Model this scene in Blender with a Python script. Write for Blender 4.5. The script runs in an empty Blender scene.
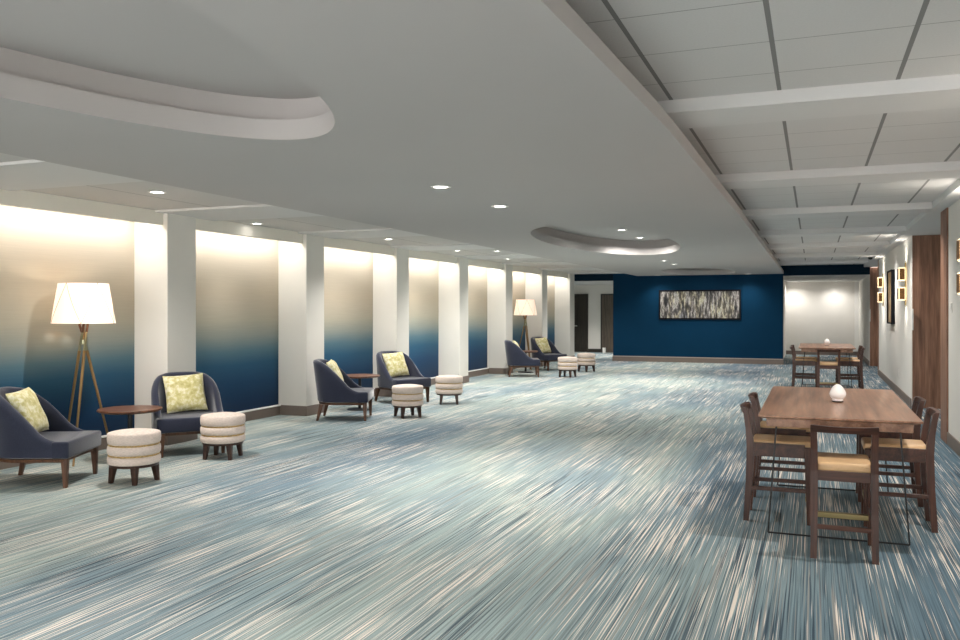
import bpy, bmesh, math, random
from mathutils import Vector, Matrix
random.seed(7)
SC = bpy.context.scene
COL = SC.collection
PI = math.pi
R = math.radians

# ------------------------------------------------------------------ camera, light level
YAW = math.atan((813 - 480) / 845)
cam_d = bpy.data.cameras.new('camera')
cam_d.sensor_width = 36
cam_d.lens = 845 / 960 * 36
cam_d.shift_y = -10 / 960
cam_d.clip_end = 200
cam = bpy.data.objects.new('camera', cam_d)
COL.objects.link(cam)
cam.location = (0, 0, 1.6)
cam.rotation_euler = (R(90), 0, YAW)
SC.camera = cam
W = bpy.data.worlds.new('world')
SC.world = W
W.use_nodes = True
W.node_tree.nodes['Background'].inputs[0].default_value = (1.0, 0.97, 0.94, 1)
WORLD = 4.5
W.node_tree.nodes['Background'].inputs[1].default_value = WORLD
SC.view_settings.view_transform = 'Standard'
SC.view_settings.look = 'None'
SC.view_settings.gamma = 1
SC.view_settings.use_curve_mapping = False
SC.view_settings.exposure = 1.1
try:
    SC.cycles.use_denoising = True
    SC.cycles.max_bounces = 10
    SC.cycles.diffuse_bounces = 6
    SC.cycles.sample_clamp_indirect = 6
except Exception:
    pass
P_DOWN = 120          # watts of a ceiling downlight
P_ALC = 34           # downlights of the white alcove
P_COVE = 10          # watts of a cove strip behind a valance
P_LAMP = 3
WARM = (1.0, 0.93, 0.83)
NEUT = (1.0, 0.96, 0.91)

# geometry of the room (metres)
XL, XC, XR = -7.61, -7.11, 1.5
YB, YF = -4.0, 26.3
Z_LEFT, Z_STRIP, Z_SOF, Z_TILE, Z_BEAM = 2.77, 2.745, 2.66, 2.90, 2.82
COLS = [-0.98, 1.99, 4.98, 7.95, 10.9, 13.88, 16.84, 19.81, 22.83, 25.76]

# ------------------------------------------------------------------ materials
def lin(c):
    return tuple(((v / 255) / 12.92 if v / 255 <= 0.04045 else ((v / 255 + 0.055) / 1.055) ** 2.4) for v in c) + (1,)

class NT:
    def __init__(s, name, rough=0.6, spec=0.4):
        s.m = bpy.data.materials.new(name)
        s.m.use_nodes = True
        s.n = s.m.node_tree.nodes
        s.l = s.m.node_tree.links
        s.b = s.n['Principled BSDF']
        s.b.inputs['Roughness'].default_value = rough
        s.b.inputs['Specular IOR Level'].default_value = spec
    def coord(s, scale=(1, 1, 1), kind='Object', loc=(0, 0, 0)):
        t = s.n.new('ShaderNodeTexCoord'); mp = s.n.new('ShaderNodeMapping')
        mp.inputs['Scale'].default_value = scale; mp.inputs['Location'].default_value = loc
        s.l.new(t.outputs[kind], mp.inputs['Vector'])
        return mp.outputs[0]
    def noise(s, vec, scale=1, detail=2, rough=0.5):
        n = s.n.new('ShaderNodeTexNoise'); n.inputs['Scale'].default_value = scale
        n.inputs['Detail'].default_value = detail; n.inputs['Roughness'].default_value = rough
        s.l.new(vec, n.inputs['Vector'])
        return n.outputs['Fac']
    def ramp(s, fac, stops, interp='LINEAR'):
        r = s.n.new('ShaderNodeValToRGB'); r.color_ramp.interpolation = interp
        e = r.color_ramp.elements
        while len(e) > 1: e.remove(e[-1])
        e[0].position = stops[0][0]; e[0].color = stops[0][1]
        for p, c in stops[1:]:
            k = e.new(p); k.color = c
        s.l.new(fac, r.inputs[0])
        return r.outputs[0]
    def mix(s, fac, a, b, mode='MIX'):
        m = s.n.new('ShaderNodeMix'); m.data_type = 'RGBA'; m.blend_type = mode
        for i, v in ((0, fac), (6, a), (7, b)):
            if hasattr(v, 'links'): s.l.new(v, m.inputs[i])
            else: m.inputs[i].default_value = v
        return m.outputs[2]
    def math(s, op, a, b=0.0):
        m = s.n.new('ShaderNodeMath'); m.operation = op
        for i, v in ((0, a), (1, b)):
            if hasattr(v, 'links'): s.l.new(v, m.inputs[i])
            else: m.inputs[i].default_value = v
        return m.outputs[0]
    def sep(s, vec):
        x = s.n.new('ShaderNodeSeparateXYZ'); s.l.new(vec, x.inputs[0]); return x.outputs
    def col(s, c):
        if hasattr(c, 'links'): s.l.new(c, s.b.inputs['Base Color'])
        else: s.b.inputs['Base Color'].default_value = c
        return s
    def bump(s, h, strength=0.2, dist=0.01):
        b = s.n.new('ShaderNodeBump'); b.inputs['Strength'].default_value = strength
        b.inputs['Distance'].default_value = dist
        s.l.new(h, b.inputs['Height']); s.l.new(b.outputs[0], s.b.inputs['Normal'])
        return s

def g(v): return (v, v, v, 1)

def plain(name, c, rough=0.6, spec=0.4, metal=0.0, var=0.0, vs=8):
    t = NT(name, rough, spec)
    t.b.inputs['Metallic'].default_value = metal
    if var:
        n = t.noise(t.coord(), vs, 3)
        a = tuple(max(0, v * (1 - var)) for v in c[:3]) + (1,)
        b = tuple(min(1, v * (1 + var)) for v in c[:3]) + (1,)
        t.col(t.ramp(n, [(0.3, a), (0.7, b)]))
    else:
        t.col(c)
    return t.m

def emit(name, c, strength):
    t = NT(name)
    t.col(c)
    t.b.inputs['Emission Color'].default_value = c
    t.b.inputs['Emission Strength'].default_value = strength
    return t.m

def wood(name, dark, mid, light, axis=0, rough=0.35, sc=1.0):
    t = NT(name, rough, 0.45)
    s = [14 * sc] * 3; s[axis] = 0.9 * sc
    v = t.coord(tuple(s))
    n1 = t.noise(v, 1.6, 5, 0.6)
    s2 = [60 * sc] * 3; s2[axis] = 2.5 * sc
    n2 = t.noise(t.coord(tuple(s2)), 1.5, 2)
    c1 = t.ramp(n1, [(0.3, dark), (0.5, mid), (0.72, light)])
    c2 = t.ramp(n2, [(0.35, g(0.62)), (0.6, g(1.0))])
    t.col(t.mix(0.6, c1, c2, 'MULTIPLY'))
    t.bump(n2, 0.05, 0.002)
    return t.m

M = {}
M['wall'] = plain('white_paint', lin((226, 223, 217)), 0.75, 0.25, var=0.015, vs=3)
M['column'] = plain('column_paint', lin((224, 221, 214)), 0.75, 0.25, var=0.012, vs=3)
M['valance'] = plain('valance_paint', lin((236, 231, 220)), 0.75, 0.25)
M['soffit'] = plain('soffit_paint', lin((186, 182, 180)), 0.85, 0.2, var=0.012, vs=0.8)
M['ceil_left'] = None
M['beam'] = plain('beam_paint', lin((214, 213, 212)), 0.8, 0.2)
M['trimwhite'] = plain('white_trim_paint', lin((236, 235, 232)), 0.5, 0.35)
M['base'] = plain('taupe_baseboard', lin((122, 110, 102)), 0.55, 0.35, var=0.03)
M['base_top'] = plain('taupe_baseboard_cap', lin((172, 164, 156)), 0.5, 0.35)
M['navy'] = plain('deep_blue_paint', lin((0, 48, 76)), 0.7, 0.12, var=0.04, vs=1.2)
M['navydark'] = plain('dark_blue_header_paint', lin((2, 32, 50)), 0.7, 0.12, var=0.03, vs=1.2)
M['darkdoor'] = wood('dark_stained_door', lin((34, 31, 28)), lin((48, 43, 38)), lin((60, 53, 46)), 2, 0.4)
M['browndoor'] = wood('brown_stained_door', lin((70, 62, 54)), lin((92, 82, 72)), lin((108, 96, 84)), 2, 0.4)
M['walnut_wall'] = wood('walnut_panel', lin((108, 75, 57)), lin((143, 103, 81)), lin((168, 127, 103)), 2, 0.5, 0.8)
M['walnut_top'] = wood('walnut_tabletop', lin((116, 80, 58)), lin((154, 112, 86)), lin((184, 142, 114)), 1, 0.28, 0.55)
M['walnut'] = wood('walnut_frame', lin((46, 27, 20)), lin((72, 42, 30)), lin((92, 56, 40)), 2, 0.35)
M['walnut_h'] = wood('walnut_rail', lin((46, 27, 20)), lin((72, 42, 30)), lin((92, 56, 40)), 1, 0.35)
M['dark_leg'] = wood('dark_walnut_leg', lin((36, 21, 16)), lin((58, 35, 26)), lin((76, 48, 34)), 2, 0.35)
M['mid_leg'] = wood('brown_oak_leg', lin((66, 42, 29)), lin((94, 62, 43)), lin((116, 80, 56)), 2, 0.38)
M['sidetop'] = wood('side_table_wood', lin((74, 46, 32)), lin((108, 70, 50)), lin((136, 94, 68)), 0, 0.35)
M['leather'] = plain('tan_leather', lin((206, 170, 128)), 0.42, 0.4, var=0.06, vs=14)
M['blackmetal'] = plain('black_steel', (0.012, 0.012, 0.014, 1), 0.4, 0.5)
M['brass'] = plain('aged_brass', lin((176, 158, 112)), 0.3, 0.5, 0.9)
M['brassdull'] = plain('brushed_brass', lin((158, 128, 86)), 0.38, 0.5, 0.75)
M['pewter'] = plain('greenish_pewter', lin((150, 150, 122)), 0.35, 0.5, 0.8)
M['chrome'] = plain('satin_steel', lin((205, 205, 205)), 0.28, 0.5, 0.9)
M['cord'] = plain('gold_cord', lin((186, 156, 96)), 0.5, 0.4, 0.3, var=0.35, vs=60)
M['plastic'] = plain('white_plastic', lin((232, 230, 226)), 0.4, 0.4)
M['ceramic'] = plain('white_ceramic', lin((240, 236, 232)), 0.25, 0.5, var=0.02, vs=30)
M['globe'] = emit('lit_opal_globe', lin((240, 234, 230)), 0.03)
M['lens'] = emit('downlight_lens', (1.0, 0.97, 0.92, 1), 9.0)
M['shade'] = emit('lit_linen_shade', lin((246, 226, 204)), 0.34)
M['seam'] = plain('shade_seam', lin((190, 164, 132)), 0.7, 0.2)
M['led'] = emit('sconce_diffuser', (1.0, 0.78, 0.48, 1), 0.75)
M['mesh'] = plain('bronze_mesh_panel', lin((126, 88, 46)), 0.45, 0.4, 0.5, var=0.3, vs=40)
M['frame'] = plain('black_frame', (0.008, 0.009, 0.012, 1), 0.7, 0.15)
M['outlet'] = plain('ivory_plate', lin((235, 232, 225)), 0.45, 0.35)

def fabric(name, c, var, scale=(220, 220, 220), bump=0.3, rough=0.9, sheen=0.4):
    t = NT(name, rough, 0.15)
    n = t.noise(t.coord(scale), 1, 2)
    n2 = t.noise(t.coord((6, 6, 6)), 1, 2)
    a = tuple(v * (1 - var) for v in c[:3]) + (1,)
    b = tuple(min(1, v * (1 + var)) for v in c[:3]) + (1,)
    k = t.ramp(n, [(0.3, a), (0.7, b)])
    k = t.mix(0.35, k, t.ramp(n2, [(0.3, g(0.75)), (0.7, g(1))]), 'MULTIPLY')
    t.col(k)
    t.b.inputs['Sheen Weight'].default_value = sheen
    t.b.inputs['Sheen Roughness'].default_value = 0.4
    t.bump(n, bump, 0.002)
    return t.m
M['navyfab'] = fabric('navy_velvet', lin((50, 54, 70)), 0.22, sheen=0.55)
M['cream'] = fabric('cream_striped_wool', lin((216, 201, 191)), 0.14, (40, 40, 260), 0.35, sheen=0.15)

def pillow_mat():
    t = NT('pale_yellow_pillow', 0.85, 0.15)
    n = t.noise(t.coord((16, 16, 16)), 1, 5, 0.65)
    n2 = t.noise(t.coord((70, 70, 70)), 1, 2)
    c = t.ramp(n, [(0.36, lin((176, 168, 108))), (0.5, lin((202, 195, 142))), (0.62, lin((226, 222, 196)))])
    t.col(c); t.bump(n2, 0.2, 0.002)
    t.b.inputs['Sheen Weight'].default_value = 0.3
    return t.m
M['pillow'] = pillow_mat()

def ombre():
    t = NT('ombre_wallcovering', 0.6, 0.25)
    v = t.coord()
    z = t.sep(v)[2]
    wob = t.noise(t.coord((0.6, 0.6, 0.8)), 1, 2)
    z2 = t.math('ADD', z, t.math('MULTIPLY', t.math('SUBTRACT', wob, 0.5), 0.16))
    f = t.math('DIVIDE', z2, 2.8)
    c = t.ramp(f, [(0.06, lin((14, 42, 72))), (0.20, lin((22, 62, 96))), (0.30, lin((38, 84, 112))),
                   (0.37, lin((82, 112, 126))), (0.44, lin((138, 146, 140))), (0.52, lin((172, 166, 150))),
                   (0.66, lin((192, 180, 160))), (0.86, lin((208, 198, 182)))])
    fine = t.noise(t.coord((2, 2, 160)), 1, 2)
    c = t.mix(0.25, c, t.ramp(fine, [(0.35, g(0.78)), (0.65, g(1.0))]), 'MULTIPLY')
    t.col(c)
    return t.m
M['ombre'] = ombre()

def carpet():
    t = NT('streaked_teal_carpet', 0.95, 0.1)
    big = t.noise(t.coord((0.42, 0.13, 1), loc=(3.1, 0.4, 0)), 1, 2)
    base = t.ramp(big, [(0.33, lin((112, 132, 146))), (0.46, lin((140, 158, 162))), (0.56, lin((160, 174, 170))), (0.68, lin((144, 162, 168)))])
    xs = t.sep(t.coord())[0]
    zone = t.math('ADD', xs, t.math('MULTIPLY', t.math('SUBTRACT', t.noise(t.coord((0.7, 0.35, 1), loc=(1, 7, 0)), 1, 2), 0.5), 3.0))
    zf = t.ramp(t.math('ADD', t.math('MULTIPLY', zone, 0.2), 0.5), [(0.22, g(0)), (0.66, g(0.9))])
    base = t.mix(zf, base, lin((84, 108, 124)))
    th = t.noise(t.coord((120, 0.9, 1)), 1, 3, 0.6)
    c = t.mix(0.75, base, t.ramp(th, [(0.30, g(0.42)), (0.5, g(0.95)), (0.72, g(1.3))]), 'MULTIPLY')
    # brown-grey threads
    br = t.noise(t.coord((75, 0.5, 1), loc=(9, 4, 0)), 1, 2)
    c = t.mix(t.ramp(br, [(0.57, g(0)), (0.66, g(0.6))]), c, lin((162, 154, 146)))
    # dark navy threads, gathered into patches
    dkc = t.noise(t.coord((1.1, 0.3, 1), loc=(20, 3, 0)), 1, 2)
    dk = t.noise(t.coord((100, 0.6, 1), loc=(2, 17, 0)), 1, 2)
    f = t.math('MULTIPLY', t.ramp(dk, [(0.53, g(0)), (0.60, g(0.85))]), t.ramp(dkc, [(0.36, g(0.15)), (0.62, g(1))]))
    c = t.mix(f, c, lin((50, 66, 80)))
    # cream streaks, gathered into clusters
    cl = t.noise(t.coord((2.0, 0.45, 1), loc=(5.5, 1.3, 0)), 1, 3, 0.6)
    st = t.noise(t.coord((125, 0.75, 1), loc=(30, 8, 0)), 1, 2)
    thr = t.math('ADD', st, t.math('MULTIPLY', t.math('SUBTRACT', t.math('MINIMUM', cl, 0.58), 0.5), 0.55))
    f2 = t.ramp(thr, [(0.585, g(0)), (0.625, g(0.92))])
    c = t.mix(f2, c, lin((230, 220, 208)))
    # pile speckle
    sp = t.noise(t.coord((240, 160, 1)), 1, 1)
    c = t.mix(0.4, c, t.ramp(sp, [(0.3, g(0.65)), (0.7, g(1.15))]), 'MULTIPLY')
    t.col(c)
    t.bump(sp, 0.2, 0.003)
    return t.m
M['carpet'] = carpet()

def tiles(name, c, x0, dx, y0, dy, wx, wy):
    """ceiling tile with joint lines: bold along the room, fine across it"""
    t = NT(name, 0.85, 0.2)
    o = t.sep(t.coord())
    def line(v, o0, d, w):
        k = t.math('DIVIDE', t.math('SUBTRACT', v, o0), d)
        fr = t.math('SUBTRACT', k, t.math('ROUND', k))
        return t.math('LESS_THAN', t.math('ABSOLUTE', fr), w / d / 2)
    lx = line(o[0], x0, dx, wx); ly = line(o[1], y0, dy, wy)
    n = t.noise(t.coord((90, 90, 90)), 1, 2)
    base = t.ramp(n, [(0.3, tuple(v * 0.95 for v in c[:3]) + (1,)), (0.7, c)])
    k = t.mix(ly, base, tuple(v * 0.45 for v in c[:3]) + (1,))
    k = t.mix(lx, k, tuple(v * 0.36 for v in c[:3]) + (1,))
    t.col(k)
    t.bump(n, 0.1, 0.002)
    return t.m
M['tile'] = tiles('lay_in_ceiling_tile', lin((212, 211, 210)), -0.815, 0.63, 4.9, 0.58, 0.024, 0.007)
M['ceil_left'] = tiles('lay_in_ceiling_tile_window_side', lin((206, 203, 200)), -6.35, 1.24, 7.9, 2.96, 0.014, 0.02)

def abstract(name, stops, sc):
    t = NT(name, 0.4, 0.4)
    v = t.coord(sc)
    n = t.noise(v, 1, 5, 0.7)
    n2 = t.noise(t.coord(tuple(k * 0.33 for k in sc), loc=(4, 2, 7)), 1, 3, 0.6)
    c = t.ramp(n, stops)
    hue = t.ramp(n2, [(0.32, lin((120, 104, 96))), (0.45, lin((200, 196, 200))), (0.55, lin((226, 214, 150))), (0.68, lin((110, 126, 160)))])
    t.col(t.mix(0.55, c, hue, 'MULTIPLY'))
    return t.m
M['art'] = abstract('streaked_canvas', [(0.36, lin((18, 24, 28))), (0.46, lin((88, 86, 84))), (0.53, lin((146, 140, 138))), (0.6, lin((226, 226, 218))), (0.68, lin((70, 78, 62)))], (16, 16, 3.2))
M['art2'] = abstract('amber_canvas', [(0.3, lin((110, 80, 54))), (0.48, lin((190, 150, 104))), (0.6, lin((226, 206, 168))), (0.74, lin((40, 40, 46)))], (3, 3, 2.2))

# ------------------------------------------------------------------ mesh helpers
def bm_box(bm, lo, hi, bevel=0.0, seg=2, mat=None):
    lo = Vector(lo); hi = Vector(hi)
    r = bmesh.ops.create_cube(bm, size=1.0)
    vs = r['verts']
    c = (lo + hi) / 2; s = hi - lo
    for v in vs:
        v.co = Vector((v.co.x * s.x, v.co.y * s.y, v.co.z * s.z)) + c
    if bevel:
        es = list({e for v in vs for e in v.link_edges})
        rr = bmesh.ops.bevel(bm, geom=es, offset=bevel, segments=seg, profile=0.5, affect='EDGES')
        vs = list({v for f in rr['faces'] for v in f.verts} | {v for v in vs if v.is_valid})
    if mat is not None:
        for v in vs: v.co = mat @ v.co
    return vs

def bm_tube(bm, a, b, ra, rb=None, n=12, caps=True):
    rb = ra if rb is None else rb
    a = Vector(a); b = Vector(b)
    d = (b - a)
    q = d.to_track_quat('Z', 'Y').to_matrix()
    ring = []
    for p, r in ((a, ra), (b, rb)):
        ring.append([bm.verts.new(p + q @ Vector((math.cos(2 * PI * k / n) * r, math.sin(2 * PI * k / n) * r, 0))) for k in range(n)])
    for k in range(n):
        bm.faces.new((ring[0][k], ring[0][(k + 1) % n], ring[1][(k + 1) % n], ring[1][k]))
    if caps:
        bm.faces.new(ring[0][::-1]); bm.faces.new(ring[1])

def bm_lathe(bm, prof, n=40, caps=True, off=(0, 0, 0), sx=1, sy=1):
    rings = []
    for r, z in prof:
        rings.append([bm.verts.new((off[0] + sx * r * math.cos(2 * PI * k / n), off[1] + sy * r * math.sin(2 * PI * k / n), off[2] + z)) for k in range(n)])
    for i in range(len(rings) - 1):
        for k in range(n):
            bm.faces.new((rings[i][k], rings[i][(k + 1) % n], rings[i + 1][(k + 1) % n], rings[i + 1][k]))
    if caps:
        bm.faces.new(rings[0][::-1]); bm.faces.new(rings[-1])

def bm_taper(bm, base, top, sb, st, bevel=0.0):
    """square tapered post from base centre to top centre"""
    b = [bm.verts.new(Vector(base) + Vector((sx * sb[0] / 2, sy * sb[1] / 2, 0))) for sx, sy in ((-1, -1), (1, -1), (1, 1), (-1, 1))]
    t = [bm.verts.new(Vector(top) + Vector((sx * st[0] / 2, sy * st[1] / 2, 0))) for sx, sy in ((-1, -1), (1, -1), (1, 1), (-1, 1))]
    bm.faces.new(b[::-1]); bm.faces.new(t)
    for k in range(4):
        bm.faces.new((b[k], b[(k + 1) % 4], t[(k + 1) % 4], t[k]))
    if bevel:
        es = list({e for v in b + t for e in v.link_edges})
        bmesh.ops.bevel(bm, geom=es, offset=bevel, segments=1, profile=0.5, affect='EDGES')

def obj(name, bm, mat, parent=None, smooth=False, loc=None, rotz=None, angle=40):
    bmesh.ops.recalc_face_normals(bm, faces=bm.faces[:])
    me = bpy.data.meshes.new(name)
    bm.to_mesh(me); bm.free()
    if mat is not None: me.materials.append(mat)
    if smooth:
        for p in me.polygons: p.use_smooth = True
        try: me.set_sharp_from_angle(angle=R(angle))
        except Exception: pass
    o = bpy.data.objects.new(name, me)
    COL.objects.link(o)
    if parent: o.parent = parent
    if loc: o.location = loc
    if rotz is not None: o.rotation_euler = (0, 0, rotz)
    return o

def tag(o, label, cat, group=None):
    o['label'] = label; o['category'] = cat
    if group: o['group'] = group
    return o

def thing(name, label, cat, loc=(0, 0, 0), rotz=0, group=None):
    o = bpy.data.objects.new(name, None); COL.objects.link(o)
    o.empty_display_size = 0.1
    o.location = loc; o.rotation_euler = (0, 0, rotz)
    return tag(o, label, cat, group)

def struct(name, bm, mat, smooth=False):
    o = obj(name, bm, mat, None, smooth)
    o['kind'] = 'structure'
    return o

def sbox(name, lo, hi, mat, bevel=0.0):
    bm = bmesh.new(); bm_box(bm, lo, hi, bevel, 2)
    return struct(name, bm, mat)

def dup(root, loc, rotz=None, label=None, cat=None, group=None):
    r = root.copy(); COL.objects.link(r); r.location = loc
    if rotz is not None: r.rotation_euler = (0, 0, rotz)
    if label: r['label'] = label
    if group: r['group'] = group
    for ch in [c for c in root.children]:
        c = ch.copy(); COL.objects.link(c); c.parent = r
        for gch in ch.children:
            d = gch.copy(); COL.objects.link(d); d.parent = c
    return r

# ================================================================== THE ROOM
sbox('floor', (-10.5, YB, -0.1), (4.0, 34.0, 0.0), M['carpet'])

# --- left wall: ombre wallcovering, columns, valances, baseboards
sbox('wall_left', (XL - 0.15, YB, 0), (XL, YF, 2.9), M['ombre'])
sbox('ceiling_window_side', (XL, YB, Z_LEFT), (-4.95, YF, Z_LEFT + 0.08), M['ceil_left'])
n_t = 0
for i, y in enumerate(COLS):
    y2 = y + 0.5 if i < len(COLS) - 1 else YF
    bm = bmesh.new(); bm_box(bm, (XL - 0.02, y, 0), (XC, y2, Z_LEFT), 0.006, 1)
    struct('column', bm, M['column'])
    # plain drywall band of ceiling beside each column
    bm = bmesh.new(); bm_box(bm, (XL, y - 0.14, Z_STRIP), (-4.98, min(y2 + 0.42, YF), Z_LEFT + 0.02))
    struct('ceiling_band', bm, M['beam'])
    bm = bmesh.new()
    bm_box(bm, (XL - 0.02, y - 0.014, 0), (XC + 0.014, min(y2 + 0.014, YF), 0.15), 0.004, 1)
    struct('baseboard_column', bm, M['base'])
    if i < len(COLS) - 1:
        yn = COLS[i + 1]
        bm = bmesh.new(); bm_box(bm, (XC - 0.11, y2, 2.605), (XC - 0.06, yn, Z_LEFT), 0.004, 1)
        struct('valance', bm, M['valance'])
        bm = bmesh.new(); bm_box(bm, (XL, y2 + 0.014, 0), (XL + 0.045, yn - 0.014, 0.135), 0.003, 1)
        struct('baseboard_left', bm, M['base'])
        bm = bmesh.new(); bm_box(bm, (XL, y2 + 0.005, 0.135), (XL + 0.05, yn - 0.005, 0.155), 0.003, 1)
        struct('trim_sill', bm, M['trimwhite'])
        ld = bpy.data.lights.new('cove_strip', 'AREA'); ld.shape = 'RECTANGLE'
        ld.size = 0.06; ld.size_y = (yn - y2) - 0.1; ld.energy = P_COVE; ld.color = (1.0, 0.965, 0.915)
        lo = bpy.data.objects.new('cove_strip', ld); COL.objects.link(lo)
        lo.location = (XL + 0.20, (y2 + yn) / 2, 2.745)
        lo.rotation_euler = (0, R(-8), 0)

# --- soffit with three oval coffers
def soffit():
    bm = bmesh.new()
    x0, x1 = -5.1, -0.8
    def edge(y):
        P = [(-4.4, -1.05), (0.5, -0.95), (2.7, -0.868), (5.0, -0.79), (10.4, -0.765), (28.1, -0.80)]
        for (a, u), (b, v) in zip(P, P[1:]):
            if y <= b: return u + (v - u) * (y - a) / (b - a)
        return P[-1][1]
    cx = -2.95; ax = 0.96
    centres = [(1.45, 3.02), (13.25, 3.02), (24.0, 2.05)]
    spans = [(-4.37, 7.375), (7.375, 19.125), (19.125, 28.0)]
    for (cy, ay), (ya, yb) in zip(centres, spans):
        angs = [math.atan2(ay * math.sin(2 * PI * k / 128), ax * math.cos(2 * PI * k / 128)) % (2 * PI) for k in range(128)]
        yq = ya + 0.01
        while yq < yb:
            angs.append(math.atan2(yq - cy, x1 - cx) % (2 * PI)); yq += 0.8
        for X in (x0, x1):
            for Y in (ya, yb):
                angs.append(math.atan2(Y - cy, X - cx) % (2 * PI))
        angs = sorted(set(round(a, 6) for a in angs))
        inner, outer = [], []
        for a in angs:
            c, s = math.cos(a), math.sin(a)
            t = min((x1 - cx) / c if c > 1e-9 else 1e9, (x0 - cx) / c if c < -1e-9 else 1e9,
                    (yb - cy) / s if s > 1e-9 else 1e9, (ya - cy) / s if s < -1e-9 else 1e9)
            ox, oy = cx + c * t, cy + s * t
            if ox > x1 - 0.001: ox = edge(oy)
            outer.append((ox, oy))
            k = 1 / math.sqrt((c / ax) ** 2 + (s / ay) ** 2)
            inner.append((cx + c * k, cy + s * k))
        N = len(angs)
        def ring(pts, z): return [bm.verts.new((p[0], p[1], z)) for p in pts]
        def grow(d): return [(cx + (p[0] - cx) * (ax + d) / ax, cy + (p[1] - cy) * (ay + d) / ay) for p in inner]
        rings = [ring(outer, Z_SOF), ring(inner, Z_SOF), ring(inner, Z_SOF + 0.125), ring(grow(0.10), Z_SOF + 0.125), ring(grow(0.10), Z_SOF + 0.28)]
        for a, b in zip(rings, rings[1:]):
            for k in range(N):
                bm.faces.new((a[k], a[(k + 1) % N], b[(k + 1) % N], b[k]))
        bm.faces.new(rings[-1])
    bmesh.ops.remove_doubles(bm, verts=bm.verts[:], dist=1e-4)
    # lip faces on both long sides
    ys = [-4.37 + k * (28.0 + 4.37) / 60 for k in range(61)]
    for ya, yb in zip(ys, ys[1:]):
        for q in (((x0, ya, Z_SOF), (x0, yb, Z_SOF), (x0, yb, Z_LEFT), (x0, ya, Z_LEFT)),
                  ((edge(ya), ya, Z_SOF), (edge(yb), yb, Z_SOF), (edge(yb), yb, 2.75), (edge(ya), ya, 2.75)),
                  ((edge(ya), ya, 2.75), (edge(yb), yb, 2.75), (-1.66, yb, 2.75), (-1.66, ya, 2.75))):
            bm.faces.new([bm.verts.new(p) for p in q])
    bmesh.ops.bisect_plane(bm, geom=bm.verts[:] + bm.edges[:] + bm.faces[:], plane_co=(0, YF + 0.1, 0), plane_no=(0, 1, 0), clear_outer=True)
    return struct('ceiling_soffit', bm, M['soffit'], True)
soffit()

# --- tiled ceiling on the entrance side with cross beams
bm = bmesh.new(); bm_box(bm, (-1.6, YB, Z_TILE), (1.42, YF + 0.1, Z_TILE + 0.1)); struct('ceiling', bm, M['tile'])
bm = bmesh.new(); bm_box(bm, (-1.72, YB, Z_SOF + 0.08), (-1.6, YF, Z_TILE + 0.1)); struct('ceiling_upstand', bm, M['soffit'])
BEAMS = [5.30 + 3.08 * k for k in range(-3, 7)]
for y in BEAMS:
    bm = bmesh.new(); bm_box(bm, (-1.6, y, Z_BEAM), (1.34, y + 0.5, Z_TILE + 0.05), 0.004, 1); struct('ceiling_beam', bm, M['beam'])
bm = bmesh.new(); bm_box(bm, (1.34, YB, Z_BEAM), (3.2, YF + 0.1, Z_TILE + 0.1)); struct('ceiling_bulkhead', bm, M['beam'])

# --- right wall with two recessed door alcoves
ALC = [(11.9, 15.43), (22.9, 26.5)]
for a, b in ((YB, 11.9), (15.43, 22.9), (26.5, 32.6)):
    sbox('wall_right', (XR, a, 0), (XR + 0.15, b, 2.9), M['wall'])
    e0 = 0.012 if a > 0 else 0
    bm = bmesh.new(); bm_box(bm, (XR - 0.016, a + e0, 0), (XR, b, 0.15), 0.004, 1); struct('baseboard_right', bm, M['base'])
for k, (a, b) in enumerate(ALC):
    sbox('wall_alcove', (3.05, a - 0.2, 0), (3.2, b + 0.2, 2.9), M['wall'])
    sbox('wall_alcove_return', (XR + 0.15, a - 0.15, 0), (3.05, a, 2.9), M['wall'])
    sbox('wall_alcove_end', (XR + 0.15, b + 0.05, 0), (3.05, b + 0.15, 2.9), M['wall'])
    # wood jamb post on the hall face, near side
    bm = bmesh.new(); bm_box(bm, (XR - 0.02, a - 0.50 if k == 0 else a - 0.06, 0), (XR + 0.17, a + 0.012, Z_BEAM), 0.004, 1)
    struct('trim_jamb', bm, M['walnut_wall'])
    # open walnut door leaf lying across the end of the alcove
    d = bmesh.new()
    for j in range(3):
        x0 = XR + 0.01 + j * 0.5
        bm_box(d, (x0, b - 0.012, 0.005), (x0 + 0.496, b + 0.05, Z_BEAM - 0.005), 0.003, 1)
    dl = struct('door_%d' % (k + 1), d, M['walnut_wall'])
    h = bmesh.new()
    bm_box(h, (XR - 0.004, b - 0.055, 1.27), (XR + 0.022, b - 0.03, 1.62), 0.005, 2)
    bm_box(h, (XR + 0.0, b - 0.035, 1.33), (XR + 0.018, b - 0.008, 1.36))
    bm_box(h, (XR + 0.0, b - 0.035, 1.53), (XR + 0.018, b - 0.008, 1.56))
    obj('door_handle', h, M['plastic'], dl)

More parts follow.
